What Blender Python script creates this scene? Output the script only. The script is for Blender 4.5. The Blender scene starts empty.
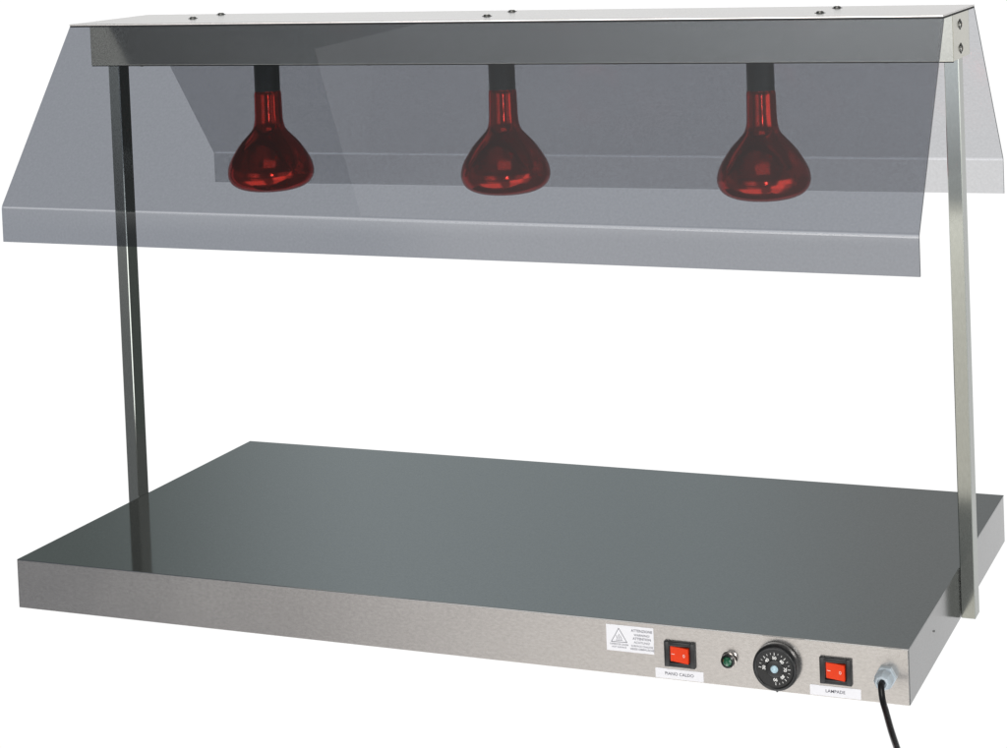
import bpy, bmesh, math, random
from mathutils import Vector, Matrix
random.seed(4)
S = bpy.context.scene
COL = S.collection
pi = math.pi

# ------------------------------------------------------------------ sizes (metres)
W, D, HB = 1.12, 0.5534, 0.0604
YP0, YP1, PW = 0.2643, 0.2884, 0.0172
ZB, ZT, BX, YB0, YB1 = 0.6527, 0.7049, 0.0189, 0.2295, 0.3230
YC0, YC1, ZC, CG = 0.1838, 0.3645, 0.7096, 0.0181
TC, TF, TBK = -0.0021, -0.0045, 0.0043      # the hood sits a hair out of level

# ------------------------------------------------------------------ materials
def new_mat(name):
    m = bpy.data.materials.new(name); m.use_nodes = True
    nt = m.node_tree; nt.nodes.clear()
    out = nt.nodes.new('ShaderNodeOutputMaterial')
    return m, nt, out

def principled(name, col, rough=0.5, metal=0.0, coat=0.0, spec=0.5, noise=0.0, scale=400, stretch=(1, 1, 1),
               bump=0.0, emis=None, rvar=0.0, aniso=0.0):
    m, nt, out = new_mat(name)
    b = nt.nodes.new('ShaderNodeBsdfPrincipled')
    b.inputs['Base Color'].default_value = (*col, 1)
    b.inputs['Roughness'].default_value = rough
    b.inputs['Metallic'].default_value = metal
    b.inputs['Coat Weight'].default_value = coat
    b.inputs['Coat Roughness'].default_value = 0.03
    b.inputs['Specular IOR Level'].default_value = spec
    if aniso: b.inputs['Anisotropic'].default_value = aniso
    nt.links.new(b.outputs[0], out.inputs[0])
    if noise or bump or rvar:
        tc = nt.nodes.new('ShaderNodeTexCoord'); mp = nt.nodes.new('ShaderNodeMapping')
        mp.inputs['Scale'].default_value = stretch
        nt.links.new(tc.outputs['Object'], mp.inputs[0])
        n = nt.nodes.new('ShaderNodeTexNoise'); n.inputs['Scale'].default_value = scale
        n.inputs['Detail'].default_value = 3; n.inputs['Roughness'].default_value = .6
        nt.links.new(mp.outputs[0], n.inputs['Vector'])
        if noise:
            r = nt.nodes.new('ShaderNodeMapRange')
            r.inputs['From Min'].default_value = .3; r.inputs['From Max'].default_value = .7
            r.inputs['To Min'].default_value = 1 - noise; r.inputs['To Max'].default_value = 1 + noise
            nt.links.new(n.outputs[0], r.inputs[0])
            mx = nt.nodes.new('ShaderNodeVectorMath'); mx.operation = 'SCALE'
            mx.inputs[0].default_value = col
            nt.links.new(r.outputs[0], mx.inputs['Scale'])
            nt.links.new(mx.outputs[0], b.inputs['Base Color'])
        if rvar:
            n2 = nt.nodes.new('ShaderNodeTexNoise'); n2.inputs['Scale'].default_value = 6
            n2.inputs['Detail'].default_value = 4
            nt.links.new(tc.outputs['Object'], n2.inputs['Vector'])
            r = nt.nodes.new('ShaderNodeMapRange')
            r.inputs['From Min'].default_value = .3; r.inputs['From Max'].default_value = .7
            r.inputs['To Min'].default_value = rough - rvar; r.inputs['To Max'].default_value = rough + rvar
            nt.links.new(n2.outputs[0], r.inputs[0]); nt.links.new(r.outputs[0], b.inputs['Roughness'])
        if bump:
            bp = nt.nodes.new('ShaderNodeBump'); bp.inputs['Strength'].default_value = bump
            bp.inputs['Distance'].default_value = .0004
            nt.links.new(n.outputs[0], bp.inputs['Height']); nt.links.new(bp.outputs[0], b.inputs['Normal'])
    return m

def acrylic(name, tint, ior):
    """tinted clear sheet: each face of the solid slab filters by the square root of the tint"""
    m, nt, out = new_mat(name)
    tr = nt.nodes.new('ShaderNodeBsdfTransparent')
    gl = nt.nodes.new('ShaderNodeBsdfGlossy'); gl.inputs['Roughness'].default_value = .015
    gl.inputs['Color'].default_value = (1, 1, 1, 1)
    fr = nt.nodes.new('ShaderNodeFresnel'); fr.inputs['IOR'].default_value = ior
    geo = nt.nodes.new('ShaderNodeNewGeometry')
    inv = nt.nodes.new('ShaderNodeMath'); inv.operation = 'SUBTRACT'; inv.inputs[0].default_value = 1
    nt.links.new(geo.outputs['Backfacing'], inv.inputs[1])
    mul = nt.nodes.new('ShaderNodeMath'); mul.operation = 'MULTIPLY'
    nt.links.new(fr.outputs[0], mul.inputs[0]); nt.links.new(inv.outputs[0], mul.inputs[1])
    tc = nt.nodes.new('ShaderNodeTexCoord')
    n = nt.nodes.new('ShaderNodeTexNoise'); n.inputs['Scale'].default_value = 330; n.inputs['Detail'].default_value = 2
    nt.links.new(tc.outputs['Object'], n.inputs['Vector'])
    r = nt.nodes.new('ShaderNodeMapRange')
    r.inputs['From Min'].default_value = .3; r.inputs['From Max'].default_value = .7
    r.inputs['To Min'].default_value = .97; r.inputs['To Max'].default_value = 1.03
    nt.links.new(n.outputs[0], r.inputs[0])
    v = nt.nodes.new('ShaderNodeVectorMath'); v.operation = 'SCALE'
    v.inputs[0].default_value = tuple(math.sqrt(t) for t in tint)
    nt.links.new(r.outputs[0], v.inputs['Scale']); nt.links.new(v.outputs[0], tr.inputs['Color'])
    mx = nt.nodes.new('ShaderNodeMixShader')
    nt.links.new(mul.outputs[0], mx.inputs[0]); nt.links.new(tr.outputs[0], mx.inputs[1]); nt.links.new(gl.outputs[0], mx.inputs[2])
    nt.links.new(mx.outputs[0], out.inputs[0])
    return m

M = {}
M['front'] = principled('brushed_steel', (.60, .585, .57), .24, 1, noise=.07, scale=420, stretch=(.45, 1, 1), bump=.05, rvar=.015)
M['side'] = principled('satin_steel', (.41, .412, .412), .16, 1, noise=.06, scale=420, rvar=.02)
M['top'] = principled('polished_steel_top', (.50, .515, .522), .075, 1, noise=.08, scale=520, bump=.03, rvar=.015)
M['post'] = principled('post_steel', (.42, .44, .41), .15, 1, noise=.05, scale=420, stretch=(1, 1, .3))
M['hood'] = principled('hood_steel', (.66, .645, .56), .17, 1, noise=.06, scale=420, bump=.06, rvar=.03)
M['cap'] = principled('cap_steel', (.80, .765, .74), .18, 1, noise=.05, scale=420, stretch=(.2, 1, 1), bump=.1)
M['screw'] = principled('screw_steel', (.35, .35, .33), .25, 1)
M['hole'] = principled('screw_recess', (.02, .02, .02), .6)
M['gasket'] = principled('black_rubber_and_gap_shade', (.012, .013, .014), .55)
M['gf'] = acrylic('smoked_acrylic_front', (.274, .289, .320), 1.75)
M['gb'] = acrylic('smoked_acrylic_back', (.60, .605, .62), 1.75)
M['edge'] = principled('shaded_acrylic_edge', (.06, .065, .075), .35)  # shade of the right-hand end face, put into its colour
M['holder'] = principled('dark_ceramic', (.016, .028, .027), .55, noise=.15, scale=160)
M['black'] = principled('black_plastic', (.012, .013, .014), .28, noise=.1, scale=300)
M['rocker'] = principled('red_translucent_plastic', (.85, .058, .012), .22, coat=.4)
M['white'] = principled('white_vinyl', (.80, .80, .83), .45)
M['ink'] = principled('grey_ink', (.10, .10, .13), .6)
M['mark'] = principled('white_print', (.82, .82, .80), .5)
M['rmark'] = principled('pale_print', (.95, .75, .68), .5)
M['chrome'] = principled('chrome', (.78, .74, .70), .12, 1)
M['green'] = principled('green_lens', (.005, .10, .045), .08, coat=1)
M['gland'] = principled('pale_blue_nylon', (.50, .57, .62), .38)
M['pin'] = principled('zinc_spindle', (.42, .58, .66), .35, .4, noise=.3, scale=500)
M['cord'] = principled('black_cable', (.010, .010, .011), .32)

# red ruby glass over an inner mirror, darker where the coating is thick near the shoulder
def ruby():
    m, nt, out = new_mat('ruby_glass')
    b = nt.nodes.new('ShaderNodeBsdfPrincipled')
    b.inputs['Base Color'].default_value = (.66, .026, .011, 1)
    b.inputs['Metallic'].default_value = .88
    b.inputs['Roughness'].default_value = .13
    b.inputs['Specular Tint'].default_value = (.25, .03, .02, 1)
    b.inputs['Coat Weight'].default_value = .3
    b.inputs['Coat Roughness'].default_value = .02
    tc = nt.nodes.new('ShaderNodeTexCoord')
    n = nt.nodes.new('ShaderNodeTexNoise'); n.inputs['Scale'].default_value = 22; n.inputs['Detail'].default_value = 2
    nt.links.new(tc.outputs['Object'], n.inputs['Vector'])
    bp = nt.nodes.new('ShaderNodeBump'); bp.inputs['Strength'].default_value = .25; bp.inputs['Distance'].default_value = .002
    nt.links.new(n.outputs[0], bp.inputs['Height']); nt.links.new(bp.outputs[0], b.inputs['Normal'])
    nt.links.new(b.outputs[0], out.inputs[0])
    return m
M['ruby'] = ruby()
def bend_mat(name, src, w):
    m = M[src].copy(); m.name = name; nt = m.node_tree
    out = next(n for n in nt.nodes if n.type == 'OUTPUT_MATERIAL'); old = out.inputs[0].links[0].from_socket
    df = nt.nodes.new('ShaderNodeBsdfTransparent'); df.inputs[0].default_value = (.98, .98, 1, 1)  # clearer tint at the fold paints in its bright highlight line
    mx = nt.nodes.new('ShaderNodeMixShader'); mx.inputs[0].default_value = w
    nt.links.new(old, mx.inputs[1]); nt.links.new(df.outputs[0], mx.inputs[2]); nt.links.new(mx.outputs[0], out.inputs[0])
    return m
M['gf_bend'] = bend_mat('fold_highlight_front', 'gf', .36); M['gb_bend'] = bend_mat('fold_highlight_back', 'gb', .75)

# ------------------------------------------------------------------ mesh helpers
def box(bm, x0, x1, y0, y1, z0, z1, bev=0.0, seg=2):
    vs = [bm.verts.new((x, y, z)) for z in (z0, z1) for y in (y0, y1) for x in (x0, x1)]
    fs = [(0, 2, 3, 1), (4, 5, 7, 6), (0, 1, 5, 4), (2, 6, 7, 3), (0, 4, 6, 2), (1, 3, 7, 5)]
    faces = [bm.faces.new([vs[i] for i in f]) for f in fs]
    if bev:
        es = list({e for f in faces for e in f.edges})
        bmesh.ops.bevel(bm, geom=es, offset=bev, segments=seg, profile=.5, affect='EDGES')
    return bm

def revolve(bm, prof, c=(0, 0, 0), axis='z', n=48):
    """prof: (radius, distance) pairs; axis z, y- (towards the front) or x"""
    rings = []
    def P(r, h, a):
        u, v = r * math.cos(a), r * math.sin(a)
        if axis == 'z': q = (u, v, h)
        elif axis == '-y': q = (u, -h, v)
        else: q = (h, u, v)
        return (q[0] + c[0], q[1] + c[1], q[2] + c[2])
    for r, h in prof:
        if r < 1e-6: rings.append([bm.verts.new(P(0, h, 0))])
        else: rings.append([bm.verts.new(P(r, h, 2 * pi * k / n)) for k in range(n)])
    for a, b in zip(rings, rings[1:]):
        for k in range(n):
            k2 = (k + 1) % n
            if len(a) == 1 and len(b) == 1: continue
            if len(a) == 1: bm.faces.new((a[0], b[k], b[k2]))
            elif len(b) == 1: bm.faces.new((a[k], b[0], a[k2]))
            else: bm.faces.new((a[k], b[k], b[k2], a[k2]))
    return bm

def sheet(bm, pts, th, x0, x1, tilt=None, nseg=1):
    """extrude a bent strip (list of (y,z), fold already rounded) along x with thickness th"""
    off = []
    for i, p in enumerate(pts):
        a = Vector(pts[max(i - 1, 0)]); b = Vector(pts[min(i + 1, len(pts) - 1)])
        t = (b - a).normalized(); off.append(Vector((-t.y, t.x)) * th / 2)
    loop = [Vector(p) + o for p, o in zip(pts, off)] + [Vector(p) - o for p, o in reversed(list(zip(pts, off)))]
    ends = []
    for k in range(nseg + 1):
        x = x0 + (x1 - x0) * k / nseg
        ends.append([bm.verts.new((x, q.x, q.y + (tilt(q.y) * (x - W / 2) if tilt else 0))) for q in loop])
    n = len(loop); m = len(pts)
    for a, b in zip(ends, ends[1:]):
        for k in range(n):
            k2 = (k + 1) % n
            f = bm.faces.new((a[k], a[k2], b[k2], b[k]))
            j = k if k < m - 1 else n - 2 - k
            if 4 <= j <= 6 and k not in (m - 1, n - 1): f.material_index = 2
    for e in (ends[0], ends[-1]):
        for k in range(m - 1):
            bm.faces.new((e[k], e[k + 1], e[n - 2 - k], e[n - 1 - k])).material_index = 1 if e is ends[-1] else 0
    return bm

def tube(bm, path, r, n=16):
    rings = []
    for i, p in enumerate(path):
        a = path[max(i - 1, 0)]; b = path[min(i + 1, len(path) - 1)]
        t = (b - a).normalized(); u = t.cross(Vector((0, 1, .3))).normalized(); v = t.cross(u)
        rings.append([bm.verts.new(p + (u * math.cos(2 * pi * k / n) + v * math.sin(2 * pi * k / n)) * r) for k in range(n)])
    for a, b in zip(rings, rings[1:]):
        for k in range(n):
            bm.faces.new((a[k], a[(k + 1) % n], b[(k + 1) % n], b[k]))
    bm.faces.new(rings[0]); bm.faces.new(rings[-1])
    return bm

def obj(name, bm, mat, parent=None, smooth=35, label=None):
    bmesh.ops.recalc_face_normals(bm, faces=bm.faces)
    me = bpy.data.meshes.new(name); bm.to_mesh(me); bm.free()
    o = bpy.data.objects.new(name, me); COL.objects.link(o)
    for mm in (mat if isinstance(mat, list) else [mat]): me.materials.append(mm)
    if smooth:
        for p in me.polygons: p.use_smooth = True
        me.set_sharp_from_angle(angle=math.radians(smooth))
    if parent: o.parent = parent
    if label: o['label'] = label
    return o

def text_into(bm, s, size, c, align='CENTER', rot=0, y=-.0004, sx=1.0, bold=.0):
    """flat lettering standing in the xz plane and facing -y, gathered into bm"""
    cu = bpy.data.curves.new('t', 'FONT'); cu.body = s; cu.size = size; cu.align_x = align; cu.align_y = 'CENTER'
    cu.offset = bold
    cu.resolution_u = 3
    o = bpy.data.objects.new('t', cu); COL.objects.link(o)
    dg = bpy.context.evaluated_depsgraph_get(); dg.update()
    me = bpy.data.meshes.new_from_object(o.evaluated_get(dg))
    vmap = []
    for v in me.vertices:
        u, w = v.co.x * sx, v.co.y
        vmap.append(bm.verts.new((c[0] + u * math.cos(rot) - w * math.sin(rot), y, c[1] + u * math.sin(rot) + w * math.cos(rot))))
    for p in me.polygons:
        try: bm.faces.new([vmap[i] for i in p.vertices])
        except ValueError: pass
    bpy.data.objects.remove(o); bpy.data.curves.remove(cu); bpy.data.meshes.remove(me)

def bar2d(bm, a, b, w, y0, y1):
    a = Vector(a); b = Vector(b); t = (b - a).normalized(); n = Vector((-t.y, t.x)) * w / 2; t = t * w / 2
    q = [a - n - t, a + n - t, b + n + t, b - n + t]
    lo = [bm.verts.new((p.x, y0, p.y)) for p in q]; hi = [bm.verts.new((p.x, y1, p.y)) for p in q]
    bm.faces.new(lo); bm.faces.new(hi)
    for k in range(4): bm.faces.new((lo[k], lo[(k + 1) % 4], hi[(k + 1) % 4], hi[k]))

# ------------------------------------------------------------------ the appliance
root = bpy.data.objects.new('food_warmer', None); COL.objects.link(root)
root.location = (0, 0, 0); root.empty_display_size = .1
root['label'] = 'stainless steel buffet food warmer with three red heat lamps under smoked plastic guards'
root['category'] = 'food warmer'

# --- heated base: folded steel body, front panel and polished top
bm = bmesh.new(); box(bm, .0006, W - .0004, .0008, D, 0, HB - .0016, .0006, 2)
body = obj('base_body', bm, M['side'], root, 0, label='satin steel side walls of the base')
bm = bmesh.new(); box(bm, 0, W - .0012, -.0004, .0009, 0, HB - .0012, .0003, 2)
fp = obj('front_panel', bm, M['front'], root, 0, label='brushed steel front panel carrying the controls')
bm = bmesh.new(); box(bm, 0, W, -.0005, D + .0004, HB - .0013, HB, .0003, 2)
obj('top_plate', bm, M['top'], root, 0, label='dark polished steel heated top plate')
bm = bmesh.new(); revolve(bm, [(.0, .0006), (.0011, .0005), (.0013, 0)], (W, .1217, .0359), 'x', 12)
obj('rivet', bm, M['hole'], body)

# --- posts
for sgn in (-1, 1):
    xa, xb = ((-PW, -.0003) if sgn < 0 else (W + .0003, W + PW))
    bm = bmesh.new(); box(bm, xa, xb, YP0, YP1, .0005, ZT - .004, .0009, 1)
    obj('post', bm, M['post'], root, 0)

# --- lamp beam: inverted steel channel with closed ends and a return lip
t = .0013
def tz(x, z): return z + TC * (x - W / 2)
bm = bmesh.new()
x0, x1 = -BX, W + BX
box(bm, x0, x1, YB0, YB0 + t, ZB, ZT, .0005)
box(bm, x0, x1, YB1 - t, YB1, ZB, ZT, .0005)
box(bm, x0 + .0002, x1 - .0002, YB0 + t, YB1 - t, ZT - t, ZT - .0001)
box(bm, x0, x0 + t, YB0 + t, YB1 - t, ZB + .0003, ZT - t)
box(bm, x1 - t, x1, YB0 + t, YB1 - t, ZB + .0003, ZT - t)
box(bm, PW, W - PW, YB0 + t, YB1 - t, ZB + .0006, ZB + .0006 + t)
beam = obj('lamp_beam', bm, M['hood'], root, 0)
bm = bmesh.new()
bm.free()
for x in (.055, .3929, .7264, 1.0595):
    bm = bmesh.new()
    revolve(bm, [(0, -.0030), (.0022, -.0024), (.0034, -.0010), (.0036, .0008)], (x, YB0 + .008, ZB), 'z', 20)
    obj('rivet', bm, M['screw'], beam)

# --- top cap with its dark gasket
def slab(bm, x0, x1, y0, y1, z0, z1, bev):
    box(bm, x0, x1, y0, y1, z0, z1, bev)
    for v in bm.verts: v.co.z = tz(v.co.x, v.co.z)
bm = bmesh.new(); slab(bm, -CG, W + CG, YC0, YC1, ZC - .0016, ZC, .0004)
cap = obj('top_cap', bm, M['cap'], root, 0)
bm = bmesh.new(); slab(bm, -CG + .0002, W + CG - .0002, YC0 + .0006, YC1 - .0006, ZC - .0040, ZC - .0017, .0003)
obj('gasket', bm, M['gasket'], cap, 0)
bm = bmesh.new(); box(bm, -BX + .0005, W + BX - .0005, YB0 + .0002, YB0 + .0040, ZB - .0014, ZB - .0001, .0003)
obj('gap_shade_strip', bm, M['gasket'], beam, 0)  # dark strip standing in for the shadow gap below the beam

def screw(c, axis, r, parent):
    bm = bmesh.new()
    prof = [(r * 1.0, 0), (r, .0006), (r * .86, .0017), (r * .5, .0024), (r * .42, .0024), (r * .40, .0012), (0, .0012)]
    revolve(bm, prof, c, axis, 28)
    bm.faces.ensure_lookup_table()
    o = obj('screw', bm, [M['screw'], M['chrome']], parent, 40)
    for p in o.data.polygons:
        rr = (Vector(p.center) - Vector(c))
        rad = math.hypot(rr.y, rr.z) if axis == 'x' else math.hypot(rr.x, rr.y)
        if rad < r * .52: p.material_index = 1
    bm = bmesh.new()
    revolve(bm, [(r * 1.35, 0), (r * 1.33, .0003), (r * 1.0, .0003)], c, axis, 28)
    obj('washer', bm, M['hole'], o)
for x, y in ((.1123, .2755), (.1088, .3511), (.551, .2551), (.5494, .3361), (.9806, .2456), (.9783, .3324)):
    screw((x, y, tz(x, ZC)), 'z', .0047, cap)
for y, z in ((.2701, .692), (.2716, .6642)):
    screw((W + BX, y, z), 'x', .0047, beam)

# --- smoked guards, one bent sheet each
def bent(top, fold, lip, R=.008, n=8):
    a, f, l = Vector(top), Vector(fold), Vector(lip)
    u = (a - f).normalized(); v = (l - f).normalized()
    ang = u.angle(v); d = R / math.tan(ang / 2)
    p, q = f + u * d, f + v * d
    bis = (u + v).normalized(); c = f + bis * (R / math.sin(ang / 2))
    A = math.atan2(p.y - c.y, p.x - c.x); B = math.atan2(q.y - c.y, q.x - c.x)
    dd = (B - A + pi) % (2 * pi) - pi
    pts = [a] + [Vector((c.x + R * math.cos(A + dd * k / n), c.y + R * math.sin(A + dd * k / n))) for k in range(n + 1)] + [l]
    return [tuple(x) for x in pts]
zt0 = ZC - .0035
def tiltf(tl):
    return lambda z: TC + (tl - TC) * min(1, max(0, (zt0 - z) / (zt0 - .49)))
bm = bmesh.new()
sheet(bm, bent((YC0 + .0030, zt0), (.0277 + .001, .4922 - .0005), (.0287, .4485)), .0038, -CG, W + CG, tiltf(TF), 12)
obj('sneeze_guard', bm, [M['gf'], M['edge'], M['gf_bend']], root, 30, label='front smoked acrylic guard with a turned down lip')
bm = bmesh.new()
sheet(bm, bent((YC1 - .0030, zt0), (.5220 - .001, .5001 - .0005), (.5208, .4558)), .0038, -CG, W + CG, tiltf(TBK), 12)
obj('sneeze_guard', bm, [M['gb'], M['edge'], M['gb_bend']], root, 30, label='rear smoked acrylic guard behind the lamps')

# --- infrared lamps
YL = .2764; HZ = .6124
prof = [(.0160, .004), (.0176, -.001), (.0178, -.010), (.0180, -.019), (.0181, -.028), (.0185, -.035), (.0196, -.0425), (.0222, -.049), (.0267, -.0545),
        (.0343, -.0625), (.0405, -.0700), (.0452, -.0770), (.0498, -.0845), (.0533, -.0915), (.0555, -.0985), (.0563, -.1045), (.0560, -.1095),
        (.0542, -.1150), (.0510, -.1198), (.0460, -.1238), (.0390, -.1270), (.0290, -.1295), (.0170, -.1308), (.0070, -.1312), (0, -.1313)]
# resample the outline as a smooth curve
def cr(p0, p1, p2, p3, t):
    return tuple(.5 * ((2 * b) + (-a + c) * t + (2 * a - 5 * b + 4 * c - d) * t * t + (-a + 3 * b - 3 * c + d) * t ** 3) for a, b, c, d in zip(p0, p1, p2, p3))
sm = []
for i in range(len(prof) - 1):
    for k in range(3):
        sm.append(cr(prof[max(i - 1, 0)], prof[i], prof[i + 1], prof[min(i + 2, len(prof) - 1)], k / 3))
sm.append(prof[-1]); sm = [(max(r, 0), h * .986) for r, h in sm]
for i, x in enumerate((.2207, .5584, .8962)):
    zo = (-.0010, .0012, .0003)[i]
    bm = bmesh.new()
    revolve(bm, [(.0, ZB - HZ + .004), (.0166, ZB - HZ + .004), (.0166, .0022), (.0160, .0012), (.0152, .0010), (.0150, -.0005), (0, -.0005)], (0, 0, 0), 'z', 48)
    h = obj('lamp_holder', bm, M['holder'], root); h.location = (x, YL, HZ + zo)
    bm = bmesh.new(); revolve(bm, sm, (0, 0, 0), 'z', 72)
    g = obj('heat_bulb', bm, M['ruby'], h, 60)
    bm = bmesh.new(); revolve(bm, [(.0190, ZB - HZ + .0006), (.0190, ZB - HZ - .0016 ), (.0168, ZB - HZ - .0020)], (0, 0, 0), 'z', 40)
    obj('collar', bm, M['screw'], h)

# --- controls on the front panel (y = 0 face looks towards -y)
Y0 = -.0004
def decal(name, corners, parent, th=.00035):
    (ax, az), (bx, bz) = corners
    bm = bmesh.new(); box(bm, ax, bx, Y0 - th, Y0 + .0001, az, bz)
    return obj(name, bm, M['white'], parent, 0)

lab = decal('warning_label', ((.7820, .0258), (.8372, .0548)), root)
bm = bmesh.new(); yy0, yy1 = Y0 - .00036, Y0 - .00050
tri = [(.7968, .0512), (.7878, .0358), (.8060, .0362)]
for k in range(3): bar2d(bm, tri[k], tri[(k + 1) % 3], .00055, yy0, yy1)
for dx in (-.0024, 0, .0024):
    pts = [(.7968 + dx + .0007 * math.sin(s * 1.1), .0388 + s * .00085) for s in range(8 if dx == 0 else 6)]
    for a, b in zip(pts, pts[1:]): bar2d(bm, a, b, .0004, yy0, yy1)
bar2d(bm, (.7930, .0377), (.8006, .0379), .0004, yy0, yy1)
obj('warning_triangle', bm, M['ink'], lab, 0)
bm = bmesh.new()
for s, x, z, sz, b in (('ATTENZIONE', .8236, .0500, .0040, 0.00003), ('WARNING!', .8236, .0453, .0036, 0), ('ATTENTION', .8236, .0413, .0038, 0.00003), ('ACHTUNG!', .8236, .0371, .0036, 0),
                ('SURFACE CHAUDE', .8236, .0331, .0030, 0), ('HEISSE OBERFLÄCHE', .8236, .0297, .0030, 0),
                ('SUPERFICIE CALDA', .7968, .0333, .0026, 0), ('HOT SURFACE', .7968, .0302, .0026, 0)):
    text_into(bm, s, sz, (x, z), y=Y0 - .0005, bold=b)
obj('label_text', bm, M['ink'], lab, 0)
for (ax, bx), s in (((.8381, .8932), 'PIANO CALDO'), ((1.0121, 1.0674), 'LAMPADE')):
    l = decal('switch_label', ((ax, .0010), (bx, .0120)), root)
    bm = bmesh.new(); text_into(bm, s, .0047, ((ax + bx) / 2, .0066), y=Y0 - .0005, bold=.00004, sx=1.05)
    obj('label_text', bm, M['ink'], l, 0)

def rocker_switch(x0, x1, z0, z1):
    bm = bmesh.new()
    fw = .0060
    # frame as four bevelled rails
    box(bm, x0, x0 + fw, Y0 - .0036, Y0 + .0001, z0, z1, .0009, 3)
    box(bm, x1 - fw, x1, Y0 - .0036, Y0 + .0001, z0, z1, .0009, 3)
    box(bm, x0 + fw * .6, x1 - fw * .6, Y0 - .0034, Y0 + .0001, z1 - fw * .88, z1 - .0001, .0009, 3)
    box(bm, x0 + fw * .6, x1 - fw * .6, Y0 - .0034, Y0 + .0001, z0 + .0001, z0 + fw * .88, .0009, 3)
    box(bm, x0 + fw * .5, x1 - fw * .5, Y0 - .0010, Y0 + .0001, z0 + fw * .5, z1 - fw * .5)
    fr = obj('rocker_switch', bm, M['black'], root)
    # tilted rocker: pressed on the left, standing proud on the right
    a0, a1 = x0 + fw + .0006, x1 - fw - .0006; c0, c1 = z0 + fw * .88 + .0006, z1 - fw * .88 - .0006
    bm = bmesh.new()
    mid = (a0 + a1) / 2
    prof = [(a0, Y0 - .0014), (mid, Y0 - .0032), (a1, Y0 - .0066), (a1, Y0 - .0009), (a0, Y0 - .0009)]
    lo = [bm.verts.new((x, y, c0)) for x, y in prof]; hi = [bm.verts.new((x, y, c1)) for x, y in prof]
    bm.faces.new(lo); bm.faces.new(hi)
    for k in range(5): bm.faces.new((lo[k], lo[(k + 1) % 5], hi[(k + 1) % 5], hi[k]))
    bmesh.ops.bevel(bm, geom=list(bm.edges), offset=.0004, segments=2, affect='EDGES')
    r = obj('rocker', bm, M['rocker'], fr, 25)
    bm = bmesh.new()
    zc = (c0 + c1) / 2
    def ry(x): return Y0 - (.0014 + (x - a0) / (mid - a0) * .0018 if x < mid else .0032 + (x - mid) / (a1 - mid) * .0034) - .00015
    # the bar and the ring
    xa, xb = a0 + .0014, a0 + .0052
    q = [(xa, zc - .0003), (xb, zc - .0003), (xb, zc + .0003), (xa, zc + .0003)]
    bm.faces.new([bm.verts.new((x, ry(x), z)) for x, z in q])
    cx = mid + (a1 - mid) * .52
    n = 24; ri, ro = .0010, .0017
    A = [bm.verts.new((cx + ri * .8 * math.cos(2 * pi * k / n), ry(cx + ri * .8 * math.cos(2 * pi * k / n)), zc + ri * math.sin(2 * pi * k / n))) for k in range(n)]
    B = [bm.verts.new((cx + ro * .8 * math.cos(2 * pi * k / n), ry(cx + ro * .8 * math.cos(2 * pi * k / n)), zc + ro * math.sin(2 * pi * k / n))) for k in range(n)]
    for k in range(n): bm.faces.new((A[k], B[k], B[(k + 1) % n], A[(k + 1) % n]))
    obj('switch_mark', bm, M['rmark'], fr, 0)
rocker_switch(.8498, .8850, .0153, .0436)
rocker_switch(1.0240, 1.0586, .0150, .0438)

# green indicator: chrome bezel, dark ring, faceted lens
cx, cz = .9236, .0300
bm = bmesh.new(); revolve(bm, [(.0088, 0), (.0088, .0012), (.0080, .0022), (.0074, .0040), (.0070, .0070), (.0060, .0072), (.0056, .0060), (0, .0060)], (cx, Y0, cz), '-y', 40)
ind = obj('indicator_light', bm, M['chrome'], root)
bm = bmesh.new(); revolve(bm, [(.0074, .0050), (.0076, .0066), (.0074, .0084), (.0058, .0092), (.0052, .0080)], (cx, Y0, cz), '-y', 40)
obj('ring', bm, M['black'], ind)
bm = bmesh.new(); revolve(bm, [(.0055, .0070), (.0050, .0094), (.0034, .0108), (.0016, .0115), (0, .0117)], (cx, Y0, cz), '-y', 10)
obj('lens', bm, M['green'], ind, 10)

# thermostat dial
cx, cz = .9772, .0290
bm = bmesh.new()
revolve(bm, [(.0244, 0), (.0249, .0010), (.0249, .0075), (.0243, .0108), (.0233, .0124), (.0219, .0130), (.0209, .0126), (.0202, .0116), (.0100, .0112), (.0094, .0124), (.0086, .0126), (0, .0126)], (cx, Y0, cz), '-y', 80)
dial = obj('thermostat_dial', bm, M['black'], root, 50)
bm = bmesh.new()
yk = Y0 - .0119
for k in range(19):
    a = math.radians(178 - k * 265 / 18 + 0)
    big = k % 3 == 0
    r0, r1 = (.0148, .0172) if big else (.0155, .0171)
    bar2d(bm, (cx + r0 * math.cos(a), cz + r0 * math.sin(a)), (cx + r1 * math.cos(a), cz + r1 * math.sin(a)), .0006 if big else .0004, yk, yk + .0003)
for k, s in enumerate(('30', '40', '50', '60', '70', '80', '90')):
    a = math.radians(178 - k * 265 / 6)
    text_into(bm, s, .0046, (cx + .0115 * math.cos(a), cz + .0115 * math.sin(a)), rot=a - pi / 2, y=yk, bold=.00014)
obj('dial_scale', bm, M['mark'], dial, 0)
bm = bmesh.new(); revolve(bm, [(.0042, .0124), (.0042, .0134), (.0036, .0140), (0, .0140)], (cx, Y0, cz), '-y', 24)
sp = obj('spindle', bm, M['pin'], dial)
bm = bmesh.new(); box(bm, cx - .0010, cx + .0010, Y0 - .0060, Y0 - .0015, cz - .0275, cz - .0243, .0004)
obj('pointer', bm, M['black'], dial)

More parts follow.
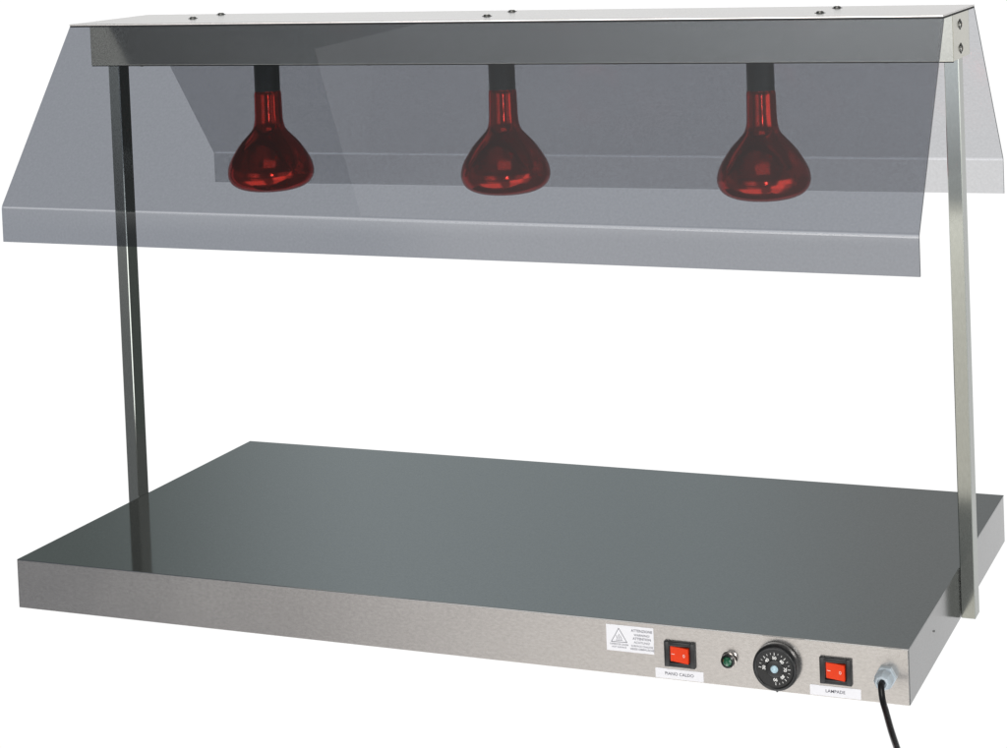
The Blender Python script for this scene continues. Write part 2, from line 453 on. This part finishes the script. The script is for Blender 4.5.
# cable gland and cord
cx, cz = 1.0952, .0292
bm = bmesh.new()
hexp = [(.0118, 0), (.0118, .0048), (.0108, .0056), (.0092, .0058)]
revolve(bm, hexp + [(0, .0058)], (cx, Y0, cz), '-y', 6)
gl = obj('cable_gland', bm, M['gland'], root, 20)
bm = bmesh.new()
revolve(bm, [(.0092, .0050), (.0094, .0064), (.0100, .0072), (.0100, .0150), (.0090, .0180), (.0072, .0205), (.0052, .0212), (.0048, .0190), (0, .0190)], (cx, Y0, cz), '-y', 8)
obj('gland_nut', bm, M['gland'], gl, 25)
K = [Vector(p) for p in ((cx, -.012, cz), (cx, -.022, cz), (cx + .0012, -.0285, cz - .003), (cx + .0042, -.036, cz - .0115), (1.1060, -.050, .0115), (1.1180, -.080, .0065),
                         (1.1312, -.112, .0034), (1.1520, -.165, .0034), (1.20, -.26, .0034), (1.29, -.38, .0034))]
path = []
for i in range(len(K) - 1):
    for s in range(8):
        path.append(Vector(cr(K[max(i - 1, 0)], K[i], K[i + 1], K[min(i + 2, len(K) - 1)], s / 8)))
path.append(K[-1])
bm = bmesh.new(); tube(bm, path, .0034, 18)
obj('power_cord', bm, M['cord'], root, 80)

# ------------------------------------------------------------------ camera (solved from the photograph)
cam = bpy.data.cameras.new('camera'); co = bpy.data.objects.new('camera', cam); COL.objects.link(co)
R = Matrix(((0.9318846013543357, 0.020615351328412447, 0.36216860306806953),
            (0.3608149551345251, 0.0504375898147139, -0.9312725796913346),
            (-0.03746542285816906, 0.9985144249450224, 0.03956368621311456)))
co.matrix_world = Matrix.Translation((1.60986825, -2.06602826, 0.86274313)) @ R.to_4x4()
cam.sensor_width = 36; cam.lens = 2050.01 / 1007 * 36
cam.shift_x = (503.5 - 602.33) / 1007; cam.shift_y = (-30.34 - 374) / 1007
cam.clip_start = .05; cam.clip_end = 200
S.camera = co

# ------------------------------------------------------------------ studio surroundings (world, by direction only; unseen tones shaped for reflections)
w = bpy.data.worlds.new('World'); S.world = w; w.use_nodes = True
nt = w.node_tree; nt.nodes.clear()
out = nt.nodes.new('ShaderNodeOutputWorld'); bg = nt.nodes.new('ShaderNodeBackground')
nt.links.new(bg.outputs[0], out.inputs[0])
tc = nt.nodes.new('ShaderNodeTexCoord'); sep = nt.nodes.new('ShaderNodeSeparateXYZ')
nt.links.new(tc.outputs['Generated'], sep.inputs[0])
def mth(op, a, b=None, c=None):
    n = nt.nodes.new('ShaderNodeMath'); n.operation = op
    for i, v in enumerate((a, b, c)):
        if v is None: continue
        if isinstance(v, (int, float)): n.inputs[i].default_value = v
        else: nt.links.new(v, n.inputs[i])
    return n.outputs[0]
def sstep(v, a, b):
    n = nt.nodes.new('ShaderNodeMapRange'); n.interpolation_type = 'SMOOTHSTEP'
    nt.links.new(v, n.inputs[0]); n.inputs[1].default_value = a; n.inputs[2].default_value = b
    return n.outputs[0]
def ramp(v, stops, lo, hi):
    n0 = nt.nodes.new('ShaderNodeMapRange'); nt.links.new(v, n0.inputs[0]); n0.inputs[1].default_value = lo; n0.inputs[2].default_value = hi
    r = nt.nodes.new('ShaderNodeValToRGB'); r.color_ramp.interpolation = 'EASE'
    el = r.color_ramp.elements
    while len(el) > 1: el.remove(el[-1])
    for i, (p, c) in enumerate(stops):
        e = el[0] if i == 0 else el.new((p - lo) / (hi - lo))
        e.position = (p - lo) / (hi - lo); e.color = (*c, 1)
    nt.links.new(n0.outputs[0], r.inputs[0]); return r.outputs[0]
def mix(f, a, b):
    n = nt.nodes.new('ShaderNodeMix'); n.data_type = 'RGBA'
    nt.links.new(f, n.inputs[0])
    for k, v in ((6, a), (7, b)):
        if isinstance(v, tuple): n.inputs[k].default_value = (*v, 1)
        else: nt.links.new(v, n.inputs[k])
    return n.outputs[2]
X, Y, Z = sep.outputs
deg = 180 / pi
el_ = mth('MULTIPLY', mth('ARCSINE', Z), deg)
azb = mth('MULTIPLY', mth('ARCTAN2', X, Y), deg)                     # 0 = behind the appliance, + = right
azf = mth('MULTIPLY', mth('ARCTAN2', X, mth('MULTIPLY', Y, -1)), deg)  # 0 = in front of it
g = lambda v, c=(1, 1, 1): tuple(v * k for k in c)
# room above the white, behind the appliance
upper = ramp(azb, [(-60, g(.10, (.9, 1.05, 1))), (-37, g(.145, (.92, 1.05, 1.01))), (-28, g(.335, (.93, 1.03, 1.05))), (-20, g(.305, (.93, 1.03, 1.05))), (-12, g(.25, (.98, 1.01, 1.0))), (30, g(.2))], -60, 30)
# white backdrop: the fade to the right is added to dim side reflections
backdropR = ramp(azb, [(-90, g(.9)), (-80, g(1.0)), (-50, g(1.03)), (3, g(1.03)), (13, g(.72)), (24, g(.33)), (34, g(.10, (.92, 1.05, 1))), (90, g(.10))], -90, 90)
back = mix(sstep(el_, 5.0, 10), backdropR, upper)
# front side: bright bands added for glints on beam, posts and bulbs
front_low = ramp(azf, [(-60, g(.16)), (-38, g(.165, (.94, 1, 1.12))), (-28.5, g(.25, (1.02, 1, 1.02))), (-25, g(.86, (1.05, 1, .96))), (-20, g(.80, (1.06, 1, .95))), (-12, g(.90, (1.06, 1, .92))), (-4, g(.70)), (12, g(.35)), (32, g(.2)), (37, g(2.8)), (62, g(2.8)), (74, g(1)), (90, g(.5))], -60, 90)
front_high = ramp(X, [(-1, g(.05)), (-.60, g(.10)), (-.47, g(.14)), (-.33, g(.22)), (-.15, g(.35)), (.2, g(.2)), (1, g(.1))], -1, 1)
band = ramp(azf, [(-90, g(.15)), (-46, g(.25)), (-38, g(.38)), (-31, g(1.4)), (-24, g(3.1)), (-10, g(5.2, (1.02, 1, .98))), (3, g(.8)), (20, g(.25)), (42, g(.3)), (55, g(2.6)), (80, g(2.6)), (90, g(1))], -90, 90)
low_glow = ramp(azf, [(-80, g(.2)), (-60, g(.4)), (-48, g(2.2)), (4, g(2.2)), (12, g(.3)), (34, g(.3)), (40, g(1.8)), (60, g(1.8)), (80, g(.3))], -80, 80)  # added glow from below, for highlights under the bulbs
front_low = mix(sstep(el_, -36, -27), low_glow, front_low)
front_mid = mix(sstep(el_, -8.5, -5), front_low, band)
front = mix(sstep(el_, 5, 13), front_mid, front_high)
wd = mix(sstep(Y, -.12, .12), front, back)
nt.links.new(wd, bg.inputs['Color']); bg.inputs['Strength'].default_value = 1.0

# ------------------------------------------------------------------ studio lamps
def area(name, loc, target, sx, sy, power, col=(1, 1, 1)):
    l = bpy.data.lights.new(name, 'AREA'); l.shape = 'RECTANGLE'; l.size = sx; l.size_y = sy; l.energy = power; l.color = col
    o = bpy.data.objects.new(name, l); COL.objects.link(o); o.location = loc
    o.rotation_euler = (Vector(target) - Vector(loc)).to_track_quat('-Z', 'Y').to_euler()
    return o
area('key_softbox', (2.10, -2.70, .62), (.56, .27, .49), .28, .60, 24, (1, .98, .96))
area('added_top_fill', (1.5, -2.2, 3.0), (.6, .2, .3), 2.0, 1.4, 26, (1, .98, .95))  # added fill, no such lamp seen; brightens the labels
o = area('added_overhead_light', (.10, -.95, 2.7), (.5, .1, .6), 1.7, 1.0, 1.5, (1, .98, 1))  # added light, draws a soft diagonal edge across the front guard
o.rotation_euler.rotate_axis('Z', math.radians(34))

# ------------------------------------------------------------------ render settings
S.view_settings.view_transform = 'Standard'; S.view_settings.look = 'None'
S.view_settings.exposure = 0; S.view_settings.gamma = 1
S.render.engine = 'CYCLES'
S.cycles.max_bounces = 14; S.cycles.transparent_max_bounces = 24; S.cycles.glossy_bounces = 8
S.cycles.use_denoising = True
